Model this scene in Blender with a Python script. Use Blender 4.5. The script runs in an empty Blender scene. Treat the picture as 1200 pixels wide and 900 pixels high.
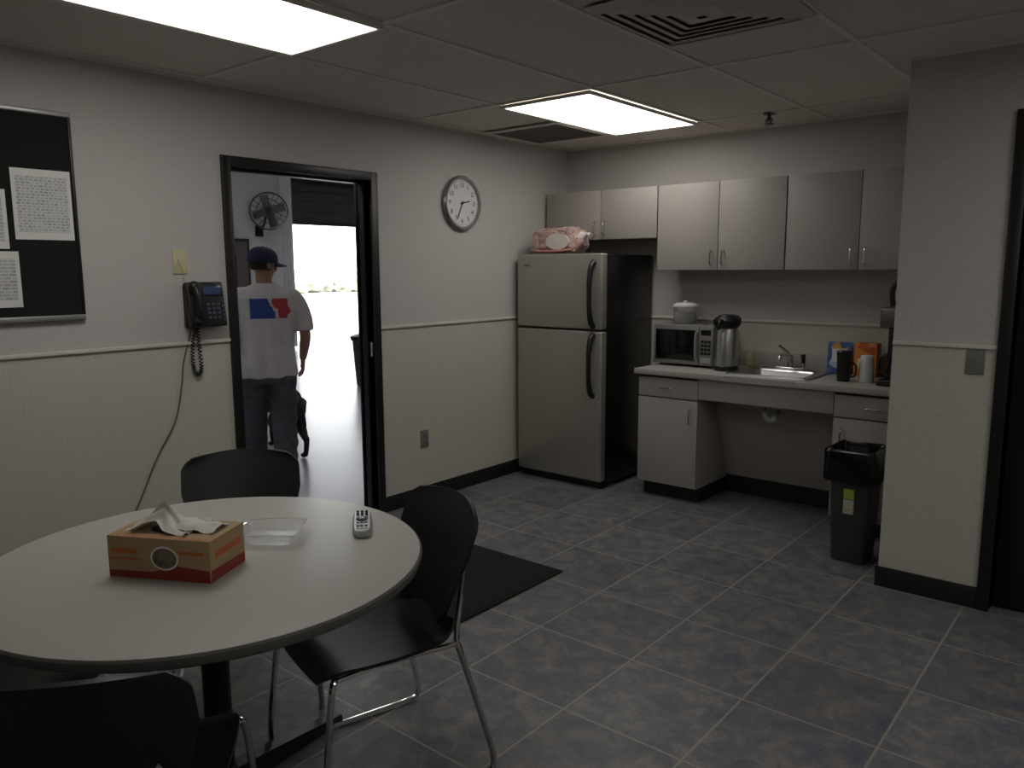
import bpy, bmesh, math, random
from mathutils import Vector, Matrix, noise
random.seed(3)
V=Vector
def c(r,g,b):
    f=lambda x:(x/255/12.92 if x/255<=0.04045 else ((x/255+0.055)/1.055)**2.4)
    return (f(r),f(g),f(b),1)
# ------------------------------------------------------------ materials
def new_mat(name):
    m=bpy.data.materials.new(name); m.use_nodes=True
    return m,m.node_tree,m.node_tree.nodes['Principled BSDF']
def M(name,col,rough=.5,metal=0,var=0,vscale=15,bump=0,bscale=120,spec=.5,emis=0,alpha=1,trans=0,stretch=None):
    m,nt,p=new_mat(name)
    p.inputs['Base Color'].default_value=col
    p.inputs['Roughness'].default_value=rough
    p.inputs['Metallic'].default_value=metal
    p.inputs['Specular IOR Level'].default_value=spec
    p.inputs['Alpha'].default_value=alpha
    p.inputs['Transmission Weight'].default_value=trans
    if emis:
        p.inputs['Emission Color'].default_value=col
        p.inputs['Emission Strength'].default_value=emis
    tc=nt.nodes.new('ShaderNodeTexCoord')
    vec=tc.outputs['Object']
    if stretch:
        mp=nt.nodes.new('ShaderNodeMapping'); mp.inputs['Scale'].default_value=stretch
        nt.links.new(vec,mp.inputs['Vector']); vec=mp.outputs['Vector']
    if var:
        n=nt.nodes.new('ShaderNodeTexNoise'); n.inputs['Scale'].default_value=vscale; n.inputs['Detail'].default_value=5
        nt.links.new(vec,n.inputs['Vector'])
        r=nt.nodes.new('ShaderNodeValToRGB')
        r.color_ramp.elements[0].position=.3; r.color_ramp.elements[1].position=.7
        r.color_ramp.elements[0].color=tuple(x*(1-var) for x in col[:3])+(1,)
        r.color_ramp.elements[1].color=tuple(min(1,x*(1+var)) for x in col[:3])+(1,)
        nt.links.new(n.outputs['Fac'],r.inputs['Fac']); nt.links.new(r.outputs['Color'],p.inputs['Base Color'])
    if bump:
        n=nt.nodes.new('ShaderNodeTexNoise'); n.inputs['Scale'].default_value=bscale; n.inputs['Detail'].default_value=3
        nt.links.new(vec,n.inputs['Vector'])
        b=nt.nodes.new('ShaderNodeBump'); b.inputs['Strength'].default_value=bump; b.inputs['Distance'].default_value=.01
        nt.links.new(n.outputs['Fac'],b.inputs['Height']); nt.links.new(b.outputs['Normal'],p.inputs['Normal'])
    return m
def wall_mat(name,up,lo,split=1.17):
    m,nt,p=new_mat(name); N=nt.nodes; L=nt.links
    g=N.new('ShaderNodeNewGeometry'); s=N.new('ShaderNodeSeparateXYZ'); L.new(g.outputs['Position'],s.inputs[0])
    gt=N.new('ShaderNodeMath'); gt.operation='GREATER_THAN'; gt.inputs[1].default_value=split; L.new(s.outputs['Z'],gt.inputs[0])
    n=N.new('ShaderNodeTexNoise'); n.inputs['Scale'].default_value=95; n.inputs['Detail'].default_value=2; L.new(g.outputs['Position'],n.inputs['Vector'])
    r=N.new('ShaderNodeMapRange'); r.inputs[1].default_value=.35; r.inputs[2].default_value=.65; r.inputs[3].default_value=.93; r.inputs[4].default_value=1.04
    L.new(n.outputs['Fac'],r.inputs[0])
    mx=N.new('ShaderNodeMix'); mx.data_type='RGBA'; mx.inputs[6].default_value=lo; mx.inputs[7].default_value=up; L.new(gt.outputs[0],mx.inputs[0])
    r2=N.new('ShaderNodeMath'); r2.operation='MAXIMUM'; L.new(r.outputs[0],r2.inputs[0]); 
    inv=N.new('ShaderNodeMath'); inv.operation='MULTIPLY'; inv.inputs[1].default_value=.97; L.new(gt.outputs[0],inv.inputs[0]); L.new(inv.outputs[0],r2.inputs[1])
    vm=N.new('ShaderNodeVectorMath'); vm.operation='SCALE'; L.new(mx.outputs[2],vm.inputs[0]); L.new(r2.outputs[0],vm.inputs['Scale'])
    L.new(vm.outputs[0],p.inputs['Base Color']); p.inputs['Roughness'].default_value=.75
    b=N.new('ShaderNodeBump'); b.inputs['Strength'].default_value=.1; b.inputs['Distance'].default_value=.003
    L.new(n.outputs['Fac'],b.inputs['Height']); L.new(b.outputs['Normal'],p.inputs['Normal'])
    return m
def tile_floor_mat():
    m,nt,p=new_mat('slate_tile'); N=nt.nodes; L=nt.links
    g=N.new('ShaderNodeNewGeometry')
    ad=N.new('ShaderNodeVectorMath'); ad.operation='ADD'; T=.457
    ad.inputs[1].default_value=(T*40-2.656,T*40-2.54,0); L.new(g.outputs['Position'],ad.inputs[0])
    br=N.new('ShaderNodeTexBrick'); br.offset=0; br.squash=1
    br.inputs['Scale'].default_value=1; br.inputs['Brick Width'].default_value=T; br.inputs['Row Height'].default_value=T
    br.inputs['Mortar Size'].default_value=.005; br.inputs['Mortar Smooth'].default_value=.3
    br.inputs['Color1'].default_value=(0.86,.86,.86,1); br.inputs['Color2'].default_value=(1.12,1.12,1.12,1); br.inputs['Mortar'].default_value=(1,1,1,1)
    L.new(ad.outputs[0],br.inputs['Vector'])
    n1=N.new('ShaderNodeTexNoise'); n1.inputs['Scale'].default_value=9.5; n1.inputs['Detail'].default_value=10; n1.inputs['Roughness'].default_value=.76; n1.inputs['Distortion'].default_value=.6
    L.new(g.outputs['Position'],n1.inputs['Vector'])
    r=N.new('ShaderNodeValToRGB'); e=r.color_ramp.elements
    e[0].position=.35; e[0].color=c(80,86,101); e[1].position=.68; e[1].color=c(143,134,122)
    e2=e.new(.5); e2.color=c(106,107,113)
    L.new(n1.outputs['Fac'],r.inputs['Fac'])
    mu=N.new('ShaderNodeMix'); mu.data_type='RGBA'; mu.blend_type='MULTIPLY'; mu.inputs[0].default_value=1
    L.new(r.outputs['Color'],mu.inputs[6]); L.new(br.outputs['Color'],mu.inputs[7])
    mx=N.new('ShaderNodeMix'); mx.data_type='RGBA'; mx.inputs[7].default_value=c(151,143,131)
    L.new(br.outputs['Fac'],mx.inputs[0]); L.new(mu.outputs[2],mx.inputs[6]); L.new(mx.outputs[2],p.inputs['Base Color'])
    p.inputs['Roughness'].default_value=.4
    b=N.new('ShaderNodeBump'); b.inputs['Strength'].default_value=.2; b.inputs['Distance'].default_value=.004
    sb=N.new('ShaderNodeMath'); sb.operation='SUBTRACT'; L.new(n1.outputs['Fac'],sb.inputs[0]); L.new(br.outputs['Fac'],sb.inputs[1])
    L.new(sb.outputs[0],b.inputs['Height']); L.new(b.outputs['Normal'],p.inputs['Normal'])
    return m
def lined_paper(name,kx,ky):
    m,nt,p=new_mat(name); N=nt.nodes; L=nt.links
    tc=N.new('ShaderNodeTexCoord')
    sp=N.new('ShaderNodeSeparateXYZ'); L.new(tc.outputs['Object'],sp.inputs[0])
    cb=N.new('ShaderNodeCombineXYZ'); L.new(sp.outputs['Y'],cb.inputs[0]); L.new(sp.outputs['Z'],cb.inputs[1])
    ad=N.new('ShaderNodeVectorMath'); ad.operation='ADD'; ad.inputs[1].default_value=(10,10,0); L.new(cb.outputs[0],ad.inputs[0])
    br=N.new('ShaderNodeTexBrick'); br.offset=.3; br.inputs['Scale'].default_value=1
    br.inputs['Brick Width'].default_value=kx; br.inputs['Row Height'].default_value=ky; br.inputs['Mortar Size'].default_value=.002
    br.inputs['Color1'].default_value=c(195,195,195); br.inputs['Color2'].default_value=c(160,160,162); br.inputs['Mortar'].default_value=c(215,215,215)
    L.new(ad.outputs[0],br.inputs['Vector']); L.new(br.outputs['Color'],p.inputs['Base Color']); p.inputs['Roughness'].default_value=.6
    return m
WALL=wall_mat('painted_wall',c(197,192,188),c(197,194,182))
FLOOR=tile_floor_mat()
CEIL=M('ceiling_tile',c(228,222,213),.9,var=.04,vscale=60,bump=.15,bscale=150)
GRID=M('ceiling_grid_white',c(238,234,226),.6)
TRIM=M('rail_trim',c(212,208,198),.6)
BLACKBASE=M('black_rubber_base',c(22,22,23),.55)
BLKFRAME=M('black_frame_paint',c(24,23,23),.4)
LAM=M('gray_laminate',c(163,157,151),.5,var=.05,vscale=30,stretch=(8,8,.6))
LAMIN=M('cabinet_edge',c(58,56,55),.7)
COUNTER=M('counter_laminate',c(168,164,158),.4,var=.05,vscale=200)
TABLET=M('table_laminate',c(178,176,169),.35,var=.03,vscale=250)
TEDGE=M('table_edge',c(88,86,82),.5)
CHROME=M('chrome',c(215,215,215),.15,1)
STEEL=M('stainless',c(190,190,190),.3,1,var=.05,vscale=40,stretch=(30,30,1))
FRSILVER=M('fridge_brushed_steel',c(172,168,160),.34,.6,var=.05,vscale=20,stretch=(1,1,40))
BLACKP=M('black_plastic',c(20,20,21),.42)
CHAIRP=M('chair_plastic',c(24,24,26),.45,bump=.05,bscale=300)
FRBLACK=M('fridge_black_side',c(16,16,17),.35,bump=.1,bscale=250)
DARKM=M('dark_metal',c(30,30,31),.45,.4)
WHITEP=M('white_plastic',c(225,224,220),.4)
BEIGEP=M('beige_plastic',c(205,198,160),.4)
GRAYP=M('gray_plastic',c(120,118,116),.5)
SILVERP=M('silver_plastic',c(170,170,170),.3,.5)
LIGHT=M('light_lens',(1,.975,.925,1),.5,emis=5.0)
MATM=M('door_mat',c(20,20,22),.95,var=.3,vscale=150,bump=.6,bscale=300)
FELT=M('felt_board',c(17,17,18),.9,var=.2,vscale=80)
ALU=M('aluminum',c(185,185,185),.35,.8)
# ------------------------------------------------------------ builder
def catmull(pts,n=6,closed=False):
    pts=[V(p) for p in pts]; out=[]; N=len(pts)
    rng=range(N if closed else N-1)
    for i in rng:
        if closed: p0,p1,p2,p3=pts[i-1],pts[i],pts[(i+1)%N],pts[(i+2)%N]
        else: p0=pts[max(i-1,0)];p1=pts[i];p2=pts[i+1];p3=pts[min(i+2,N-1)]
        for k in range(n):
            t=k/n
            out.append(.5*((2*p1)+(-p0+p2)*t+(2*p0-5*p1+4*p2-p3)*t*t+(-p0+3*p1-3*p2+p3)*t**3))
    if not closed: out.append(pts[-1].copy())
    return out
def interp(vals,n):
    out=[]
    for i in range(len(vals)-1):
        for k in range(n): out.append(vals[i]+(vals[i+1]-vals[i])*k/n)
    out.append(vals[-1]); return out
class B:
    def __init__(s,name): s.name=name; s.bm=bmesh.new(); s.mats=[]
    def mi(s,m):
        if m not in s.mats: s.mats.append(m)
        return s.mats.index(m)
    def merge(s,t,m,mx=None,smooth=True,recalc=True):
        if mx is not None: bmesh.ops.transform(t,matrix=mx,verts=t.verts)
        if recalc: bmesh.ops.recalc_face_normals(t,faces=t.faces)
        i=s.mi(m)
        for f in t.faces: f.material_index=i; f.smooth=smooth
        me=bpy.data.meshes.new('tmp'); t.to_mesh(me); t.free(); s.bm.from_mesh(me); bpy.data.meshes.remove(me)
    def box(s,lo,hi,m,bev=0,seg=2,mx=None,taper=None):
        t=bmesh.new(); bmesh.ops.create_cube(t,size=1)
        lo=V(lo);hi=V(hi); ce=(lo+hi)/2; d=hi-lo
        for v in t.verts:
            k=1
            if taper and v.co.z<0: k=taper
            v.co=V((v.co.x*d.x*k,v.co.y*d.y*k,v.co.z*d.z))+ce
        if bev: bmesh.ops.bevel(t,geom=t.edges[:],offset=bev,segments=seg,profile=.5,affect='EDGES')
        s.merge(t,m,mx,smooth=bool(bev))
        return s
    def cyl(s,p0,p1,r,m,r1=None,n=32,bev=0,mx=None,caps=True):
        p0=V(p0);p1=V(p1); d=p1-p0; L=d.length
        t=bmesh.new(); bmesh.ops.create_cone(t,cap_ends=caps,segments=n,radius1=r,radius2=r if r1 is None else r1,depth=L)
        if bev:
            ed=[e for e in t.edges if abs(e.verts[0].co.z-e.verts[1].co.z)<1e-6]
            bmesh.ops.bevel(t,geom=ed,offset=bev,segments=3,profile=.5,affect='EDGES')
        q=d.to_track_quat('Z','Y').to_matrix().to_4x4()
        X=Matrix.Translation((p0+p1)/2)@q
        s.merge(t,m,(mx@X) if mx is not None else X); return s
    def sph(s,ce,r,m,sc=(1,1,1),mx=None,n=24):
        t=bmesh.new(); bmesh.ops.create_uvsphere(t,u_segments=n,v_segments=n//2+2,radius=r)
        X=Matrix.Translation(V(ce))@Matrix.Diagonal((sc[0],sc[1],sc[2],1))
        s.merge(t,m,(mx@X) if mx is not None else X); return s
    def loft(s,rings,m,cap=True,mx=None,closed=False):
        t=bmesh.new(); R=[[t.verts.new(p) for p in r] for r in rings]; n=len(R[0])
        K=len(R)
        for i in range(K if closed else K-1):
            a=R[i]; b=R[(i+1)%K]
            for j in range(n): t.faces.new((a[j],a[(j+1)%n],b[(j+1)%n],b[j]))
        if cap and not closed: t.faces.new(R[0][::-1]); t.faces.new(R[-1])
        s.merge(t,m,mx); return s
    def tube(s,pts,r,m,n=10,sm=0,closed=False,mx=None,flat=1):
        if sm:
            if not isinstance(r,(int,float)): r=interp(list(r),sm)
            pts=catmull(pts,sm,closed)
        pts=[V(p) for p in pts]; K=len(pts)
        rr=[r]*K if isinstance(r,(int,float)) else list(r)
        rings=[]; up=None
        for i in range(K):
            if closed: tg=pts[(i+1)%K]-pts[i-1]
            else: tg=pts[min(i+1,K-1)]-pts[max(i-1,0)]
            tg.normalize()
            if up is None:
                up=V((0,0,1)) if abs(tg.z)<.9 else V((1,0,0))
            a=tg.cross(up); a.normalize(); up=a.cross(tg); up.normalize()
            rings.append([pts[i]+a*math.cos(2*math.pi*k/n)*rr[i]+up*math.sin(2*math.pi*k/n)*rr[i]*flat for k in range(n)])
        return s.loft(rings,m,cap=not closed,mx=mx,closed=closed)
    def lathe(s,prof,ce,m,n=40,mx=None,closed=True):
        ce=V(ce)
        rings=[[ce+V((r*math.cos(2*math.pi*k/n),r*math.sin(2*math.pi*k/n),z)) for k in range(n)] for r,z in prof]
        return s.loft(rings,m,cap=closed,mx=mx)
    def surf(s,fn,nu,nv,m,th=0,mx=None):
        t=bmesh.new(); G=[[t.verts.new(fn(i/(nu-1),j/(nv-1))) for j in range(nv)] for i in range(nu)]
        for i in range(nu-1):
            for j in range(nv-1): t.faces.new((G[i][j],G[i+1][j],G[i+1][j+1],G[i][j+1]))
        bmesh.ops.recalc_face_normals(t,faces=t.faces)
        if th: bmesh.ops.solidify(t,geom=t.faces[:],thickness=th)
        s.merge(t,m,mx,recalc=bool(th)); return s
    def poly(s,pts,m,mx=None):
        t=bmesh.new(); t.faces.new([t.verts.new(p) for p in pts]); s.merge(t,m,mx,smooth=False,recalc=False); return s
    def text(s,txt,size,m,mx,ext=.0005):
        cu=bpy.data.curves.new('t','FONT'); cu.body=txt; cu.size=size; cu.align_x='CENTER'; cu.align_y='CENTER'; cu.extrude=ext
        ob=bpy.data.objects.new('t',cu); bpy.context.scene.collection.objects.link(ob)
        dg=bpy.context.evaluated_depsgraph_get(); me=bpy.data.meshes.new_from_object(ob.evaluated_get(dg))
        t=bmesh.new(); t.from_mesh(me); bpy.data.objects.remove(ob); bpy.data.meshes.remove(me)
        s.merge(t,m,mx,smooth=False); return s
    def done(s,loc=None,rotz=0,parent=None,ang=35,name=None):
        me=bpy.data.meshes.new(s.name)
        if loc is None and parent is None:
            xs=[v.co for v in s.bm.verts]
            lo=V((min(v.x for v in xs),min(v.y for v in xs),min(v.z for v in xs))); hi=V((max(v.x for v in xs),max(v.y for v in xs),max(v.z for v in xs)))
            ce=V(((lo.x+hi.x)/2,(lo.y+hi.y)/2,lo.z)); bmesh.ops.translate(s.bm,vec=-ce,verts=s.bm.verts); loc=ce
        s.bm.to_mesh(me); s.bm.free()
        for m in s.mats: me.materials.append(m)
        me.set_sharp_from_angle(angle=math.radians(ang))
        ob=bpy.data.objects.new(s.name,me); bpy.context.scene.collection.objects.link(ob)
        if loc is not None: ob.location=loc
        ob.rotation_euler=(0,0,rotz)
        if parent: ob.parent=parent
        return ob
def remesh(ob,vox,sm=3):
    md=ob.modifiers.new('r','REMESH'); md.mode='VOXEL'; md.voxel_size=vox; md.use_smooth_shade=True
    if sm:
        s2=ob.modifiers.new('s','SMOOTH'); s2.iterations=sm; s2.factor=.5
    dg=bpy.context.evaluated_depsgraph_get(); me=bpy.data.meshes.new_from_object(ob.evaluated_get(dg))
    mats=[m for m in ob.data.materials]; ob.modifiers.clear(); ob.data=me
    me.materials.clear()
    for m in mats[:1]: me.materials.append(m)
    for p in me.polygons: p.material_index=0; p.use_smooth=True
    return ob
def empty(name,loc,rotz=0):
    e=bpy.data.objects.new(name,None); bpy.context.scene.collection.objects.link(e); e.location=loc; e.rotation_euler=(0,0,rotz); e.empty_display_size=.2
    return e
def wallX(y,z,x=0.0):  # decal frame on left wall, facing +X
    return Matrix(((0,0,1,x),(1,0,0,y),(0,1,0,z),(0,0,0,1)))
def wallY(x,z,y):      # facing -Y
    return Matrix(((1,0,0,x),(0,0,-1,y),(0,1,0,z),(0,0,0,1)))
H=2.44
# ============================================================ ROOM SHELL
YB=5.15; XR=6.5; YR=-2.6; YP=3.93
DY0,DY1,DZ=2.23,3.14,2.05
b=B('floor'); b.box((-.06,YR-.12,-.1),(XR+.12,YB+.12,0),FLOOR); b.done()
b=B('ceiling'); b.box((0,YR-.12,H),(XR+.12,YB+.12,H+.1),CEIL); b.done()
b=B('wall_left')
b.box((-.13,YR-.12,0),(0,DY0,3.8),WALL); b.box((-.13,DY1,0),(0,14,3.8),WALL); b.box((-.13,DY0,DZ),(0,DY1,3.8),WALL); b.done()
b=B('wall_back'); b.box((0,YB,0),(XR+.12,YB+.12,H),WALL); b.done()
b=B('wall_partition'); b.box((2.74,YP,0),(3.21,YP+.12,H),WALL); b.box((2.74,YP+.12,0),(2.86,YB,H),WALL)
b.box((3.21,YP,2.12),(4.2,YP+.12,H),WALL); b.box((4.2,YP,0),(XR,YP+.12,H),WALL); b.done()
b=B('wall_right'); b.box((XR,YR-.12,0),(XR+.12,YB,H),WALL); b.done()
b=B('wall_rear'); b.box((0,YR-.12,0),(XR,YR,H),WALL); b.done()
# trims
b=B('trim_chair_rail_left'); b.box((0.0005,YR,1.165),(.012,DY0-.05,1.183),TRIM,.004); b.box((0.0005,DY1+.05,1.165),(.012,YB,1.183),TRIM,.004); b.done()
b=B('trim_chair_rail_back'); b.box((.012,YB-.012,1.165),(2.74,YB-.0005,1.183),TRIM,.004); b.done()
b=B('trim_chair_rail_partition'); b.box((2.74,YP-.012,1.175),(3.16,YP-.0005,1.193),TRIM,.004); b.done()
b=B('baseboard_left'); b.box((0.0005,YR,0.0005),(.01,DY0-.05,.1),BLACKBASE,.003); b.box((0.0005,DY1+.05,0.0005),(.01,YB,.1),BLACKBASE,.003); b.done()
b=B('baseboard_back'); b.box((.01,YB-.01,0.0005),(2.72,YB-.0005,.1),BLACKBASE,.003); b.done()
b=B('baseboard_partition'); b.box((2.728,YP-.012,0.0005),(3.159,YP-.0005,.1),BLACKBASE,.003); b.box((2.728,YP,0.0005),(2.7395,YB-.02,.1),BLACKBASE,.003); b.done()
# ceiling grid
xl=[.08+.64*i for i in range(11)]; yl=[-1.59,-.37,.85,2.07,3.46,4.68]
b=B('trim_ceiling_grid')
for x in xl:
    if x<XR: b.box((x-.012,YR,H-.007),(x+.012,YB,H-.0005),GRID)
for y in yl: b.box((0,y-.012,H-.008),(XR,y+.012,H-.001),GRID)
b.box((0.0005,YR,H-.009),(.022,YB,H-.0005),GRID); b.box((0.0005,YB-.022,H-.009),(2.74,YB-.0005,H-.0005),GRID); b.box((2.74,YP-.022,H-.009),(XR,YP-.0005,H-.0005),GRID)
b.done()
def troffer(x0,x1,y0,y1):
    b=B('ceiling_light'); z=H-.008
    b.box((x0,y0,z-.018),(x1,y0+.02,z),GRID,.004); b.box((x0,y1-.02,z-.018),(x1,y1,z),GRID,.004)
    b.box((x0,y0+.02,z-.018),(x0+.02,y1-.02,z),GRID,.004); b.box((x1-.02,y0+.02,z-.018),(x1,y1-.02,z),GRID,.004)
    b.box((x0+.02,y0+.02,z-.014),(x1-.02,y1-.02,z-.004),LIGHT); b.done()
troffer(.785,1.365,.86,2.08); troffer(.735,1.345,3.47,4.67)
troffer(3.935,4.545,-.36,.84); troffer(3.935,4.545,2.08,3.3)  # second one: out of view, added to brighten the partition
# air diffuser
b=B('air_vent'); z=H-.008; cx,cy=2.34,2.70
DIFF=M('vent_white',c(215,210,202),.5); DK=M('vent_dark',c(150,146,140),.8)
b.box((cx-.3,cy-.3,z-.002),(cx+.3,cy+.3,z),DK)
for i,(ro,ri) in enumerate([(.305,.265),(.262,.222),(.22,.18),(.178,.138),(.136,.096),(.094,.02)]):
    q=[(1,1),(-1,1),(-1,-1),(1,-1)]
    zt=z-.004; zb=z-.024
    rings=[[V((cx+a*ro,cy+d*ro,zt-.006 if i else zt)) for a,d in q],[V((cx+a*ri,cy+d*ri,zb)) for a,d in q],[V((cx+a*(ri-.004),cy+d*(ri-.004),zb+.003)) for a,d in q],[V((cx+a*(ro-.004),cy+d*(ro-.004),zt-.003)) for a,d in q]]
    b.loft(rings,DIFF,closed=True)
b.done()
b=B('return_air_grille'); x0,x1,y0,y1=.1,.7,4.06,4.66; z=H-.009
VG=M('grille_gray',c(120,117,112),.6)
b.box((x0,y0,z-.012),(x1,y0+.03,z),GRID,.003);b.box((x0,y1-.03,z-.012),(x1,y1,z),GRID,.003);b.box((x0,y0+.03,z-.012),(x0+.03,y1-.03,z),GRID,.003);b.box((x1-.03,y0+.03,z-.012),(x1,y1-.03,z),GRID,.003)
b.box((x0+.03,y0+.03,z-.003),(x1-.03,y1-.03,z),M('grille_shadow',c(60,58,55),.8))
for i in range(26):
    y=y0+.04+i*.0205; b.box((x0+.03,y,z-.01),(x1-.03,y+.010,z-.003),VG)
b.done()
b=B('fire_sprinkler'); sx,sy=1.79,4.70
BR=M('sprinkler_bronze',c(90,85,78),.4,.6)
b.cyl((sx,sy,H-.012),(sx,sy,H-.001),.038,BR,n=24,bev=.004); b.cyl((sx,sy,H-.05),(sx,sy,H-.01),.011,BR,n=12)
b.tube([(sx-.004,sy,H-.03),(sx-.02,sy,H-.045),(sx,sy,H-.064)],.004,BR,n=6,sm=4); b.tube([(sx+.004,sy,H-.03),(sx+.02,sy,H-.045),(sx,sy,H-.064)],.004,BR,n=6,sm=4)
b.cyl((sx,sy,H-.069),(sx,sy,H-.064),.03,BR,n=20); b.done()
# ---- left doorway frame
b=B('door_1')
b.box((-.145,DY0-.05,0.0005),(.015,DY0,DZ+.05),BLKFRAME,.003); b.box((-.145,DY1,0.0005),(.015,DY1+.05,DZ+.05),BLKFRAME,.003); b.box((-.145,DY0,DZ),(.015,DY1,DZ+.05),BLKFRAME,.003)
b.box((-.09,DY1-.015,0.0005),(-.045,DY1,DZ),BLKFRAME,.002); b.box((-.09,DY0,0.0005),(-.045,DY0+.015,DZ),BLKFRAME,.002); b.box((-.09,DY0,DZ-.015),(-.045,DY1,DZ),BLKFRAME,.002)
b.box((-.04,DY1-.003,1.0),(-.012,DY1,1.09),CHROME,.001)
b.done()
# ---- right doorway
b=B('door_2')
b.box((3.16,YP-.02,0.0005),(3.21,YP+.13,2.17),BLKFRAME,.003); b.box((4.2,YP-.02,0.0005),(4.25,YP+.13,2.17),BLKFRAME,.003); b.box((3.21,YP-.02,2.12),(4.2,YP+.13,2.17),BLKFRAME,.003)
DL=M('dark_room_leaf',c(20,21,24),.5)  # near-black leaf stands in for the unlit room beyond the opening
b.box((3.215,YP+.07,.01),(4.195,YP+.11,2.115),DL,.002); b.box((3.235,YP+.064,.02),(4.175,YP+.07,.3),DARKM,.002)
b.tube([(4.12,YP+.07,1.0),(4.12,YP+.01,1.0),(4.0,YP+.005,1.0)],.01,CHROME,sm=4); b.done()
# ============================================================ KITCHEN
FY=YB-.31
def pull(b,x,z0,z1,y,horizontal=False,m=CHROME):
    if horizontal: pts=[(z0,y,x),(z0,y-.028,x),(z1,y-.028,x),(z1,y,x)]
    else: pts=[(x,y,z0),(x,y-.028,z0+.008),(x,y-.028,z1-.008),(x,y,z1)]
    P=[V(p) for p in pts]; mid=[P[0],P[0].lerp(P[1],.7),P[1].lerp(P[2],.12),P[1].lerp(P[2],.5),P[1].lerp(P[2],.88),P[2].lerp(P[3],.3),P[3]]
    b.tube(mid,.005,m,n=8,sm=4)
def upper(x0,x1,xm,z0,z1):
    b=B('upper_cabinet')
    b.box((x0,FY+.02,z0),(x1,YB-.002,z1),LAM,.002); b.box((x0+.003,FY+.015,z0+.003),(x1-.003,FY+.022,z1-.003),LAMIN)
    b.box((x0+.002,FY,z0+.002),(xm-.002,FY+.018,z1-.002),LAM,.002); b.box((xm+.002,FY,z0+.002),(x1-.002,FY+.018,z1-.002),LAM,.002)
    pull(b,xm-.04,z0+.03,z0+.13,FY); pull(b,xm+.04,z0+.03,z0+.13,FY); b.done()
upper(.03,.975,.515,1.735,2.085)
upper(.98,1.865,1.425,1.515,2.085)
upper(1.87,2.735,2.30,1.515,2.085)
CF=YB-.59
def base(x0,x1,dx):
    b=B('base_cabinet')
    b.box((x0,CF+.02,.1),(x1,YB-.015,.83),LAM,.002); b.box((x0+.01,CF+.08,0.0005),(x1-.01,YB-.03,.1),BLACKBASE)
    b.box((x0+.003,CF+.015,.103),(x1-.003,CF+.022,.827),LAMIN)
    b.box((x0+.002,CF,.69),(x1-.002,CF+.018,.815),LAM,.002); b.box((x0+.002,CF,.105),(x1-.002,CF+.018,.682),LAM,.002)
    xm=(x0+x1)/2; pull(b,.755,xm-.05,xm+.05,CF,True); pull(b,dx,.53,.63,CF); b.done()
base(1.02,1.455,1.405); base(2.295,2.725,2.345)
b=B('countertop')
sx0,sx1,sy0,sy1=1.64,2.08,4.66,4.98
y0,y1=YB-.62,YB-.002
b.box((1.0,y0,.835),(sx0,y1,.87),COUNTER,.003); b.box((sx1,y0,.835),(2.738,y1,.87),COUNTER,.003)
b.box((sx0,y0,.835),(sx1,sy0,.87),COUNTER); b.box((sx0,sy1,.835),(sx1,y1,.87),COUNTER); b.done()
b=B('trim_backsplash'); b.box((1.0,y1-.02,.8705),(2.738,y1,.97),COUNTER,.003); b.done()
b=B('sink_apron_panel'); b.box((1.457,CF,.70),(2.293,CF+.018,.833),LAM,.002)
b.loft([[V((1.457,4.80,.70)),V((2.293,4.80,.70)),V((2.293,4.82,.70)),V((1.457,4.82,.70))],[V((1.457,5.02,.12)),V((2.293,5.02,.12)),V((2.293,5.04,.12)),V((1.457,5.04,.12))]],LAM)
b.box((1.457,5.02,0.0005),(2.293,5.04,.12),BLACKBASE); b.done()
# sink
b=B('sink'); cxs,cys=(sx0+sx1)/2,(sy0+sy1)/2+.02
def rr(cx,cy,hx,hy,z,rad=.05,n=6):
    out=[]
    for (sx,sy,a0) in ((1,1,0),(-1,1,90),(-1,-1,180),(1,-1,270)):
        for k in range(n+1):
            a=math.radians(a0+90*k/n); out.append(V((cx+sx*(hx-rad)+rad*math.cos(a),cy+sy*(hy-rad)+rad*math.sin(a),z)))
    return out
cyb=(sy0+sy1)/2
b.loft([rr(cxs,cyb+.03,.265,.225,.871,.03),rr(cxs,cyb+.03,.262,.222,.879,.03),rr(cxs,cyb,.21,.155,.877,.05),rr(cxs,cyb,.2,.145,.86,.05),rr(cxs,cyb,.19,.135,.74,.05),rr(cxs,cyb,.16,.11,.725,.05),rr(cxs,cyb,.03,.03,.722,.029)],STEEL,cap=False)
b.cyl((cxs,cyb,.721),(cxs,cyb,.727),.035,CHROME,n=24); b.done()
b=B('sink_drain_pipe'); WP=M('pvc_white',c(170,168,162),.5)
cd_=4.70
b.cyl((cxs,cd_,.66),(cxs,cd_,.72),.02,CHROME,n=20)
b.tube([(cxs,cd_,.69),(cxs-.01,cd_-.01,.63),(cxs+.01,cd_-.02,.60),(cxs+.04,cd_-.01,.60),(cxs+.05,cd_+.01,.63),(cxs+.05,cd_+.05,.64)],.018,WP,n=14,sm=5)
b.cyl((cxs-.01,cd_-.008,.63),(cxs-.006,cd_-.004,.655),.024,WP,n=14); b.done()
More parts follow.
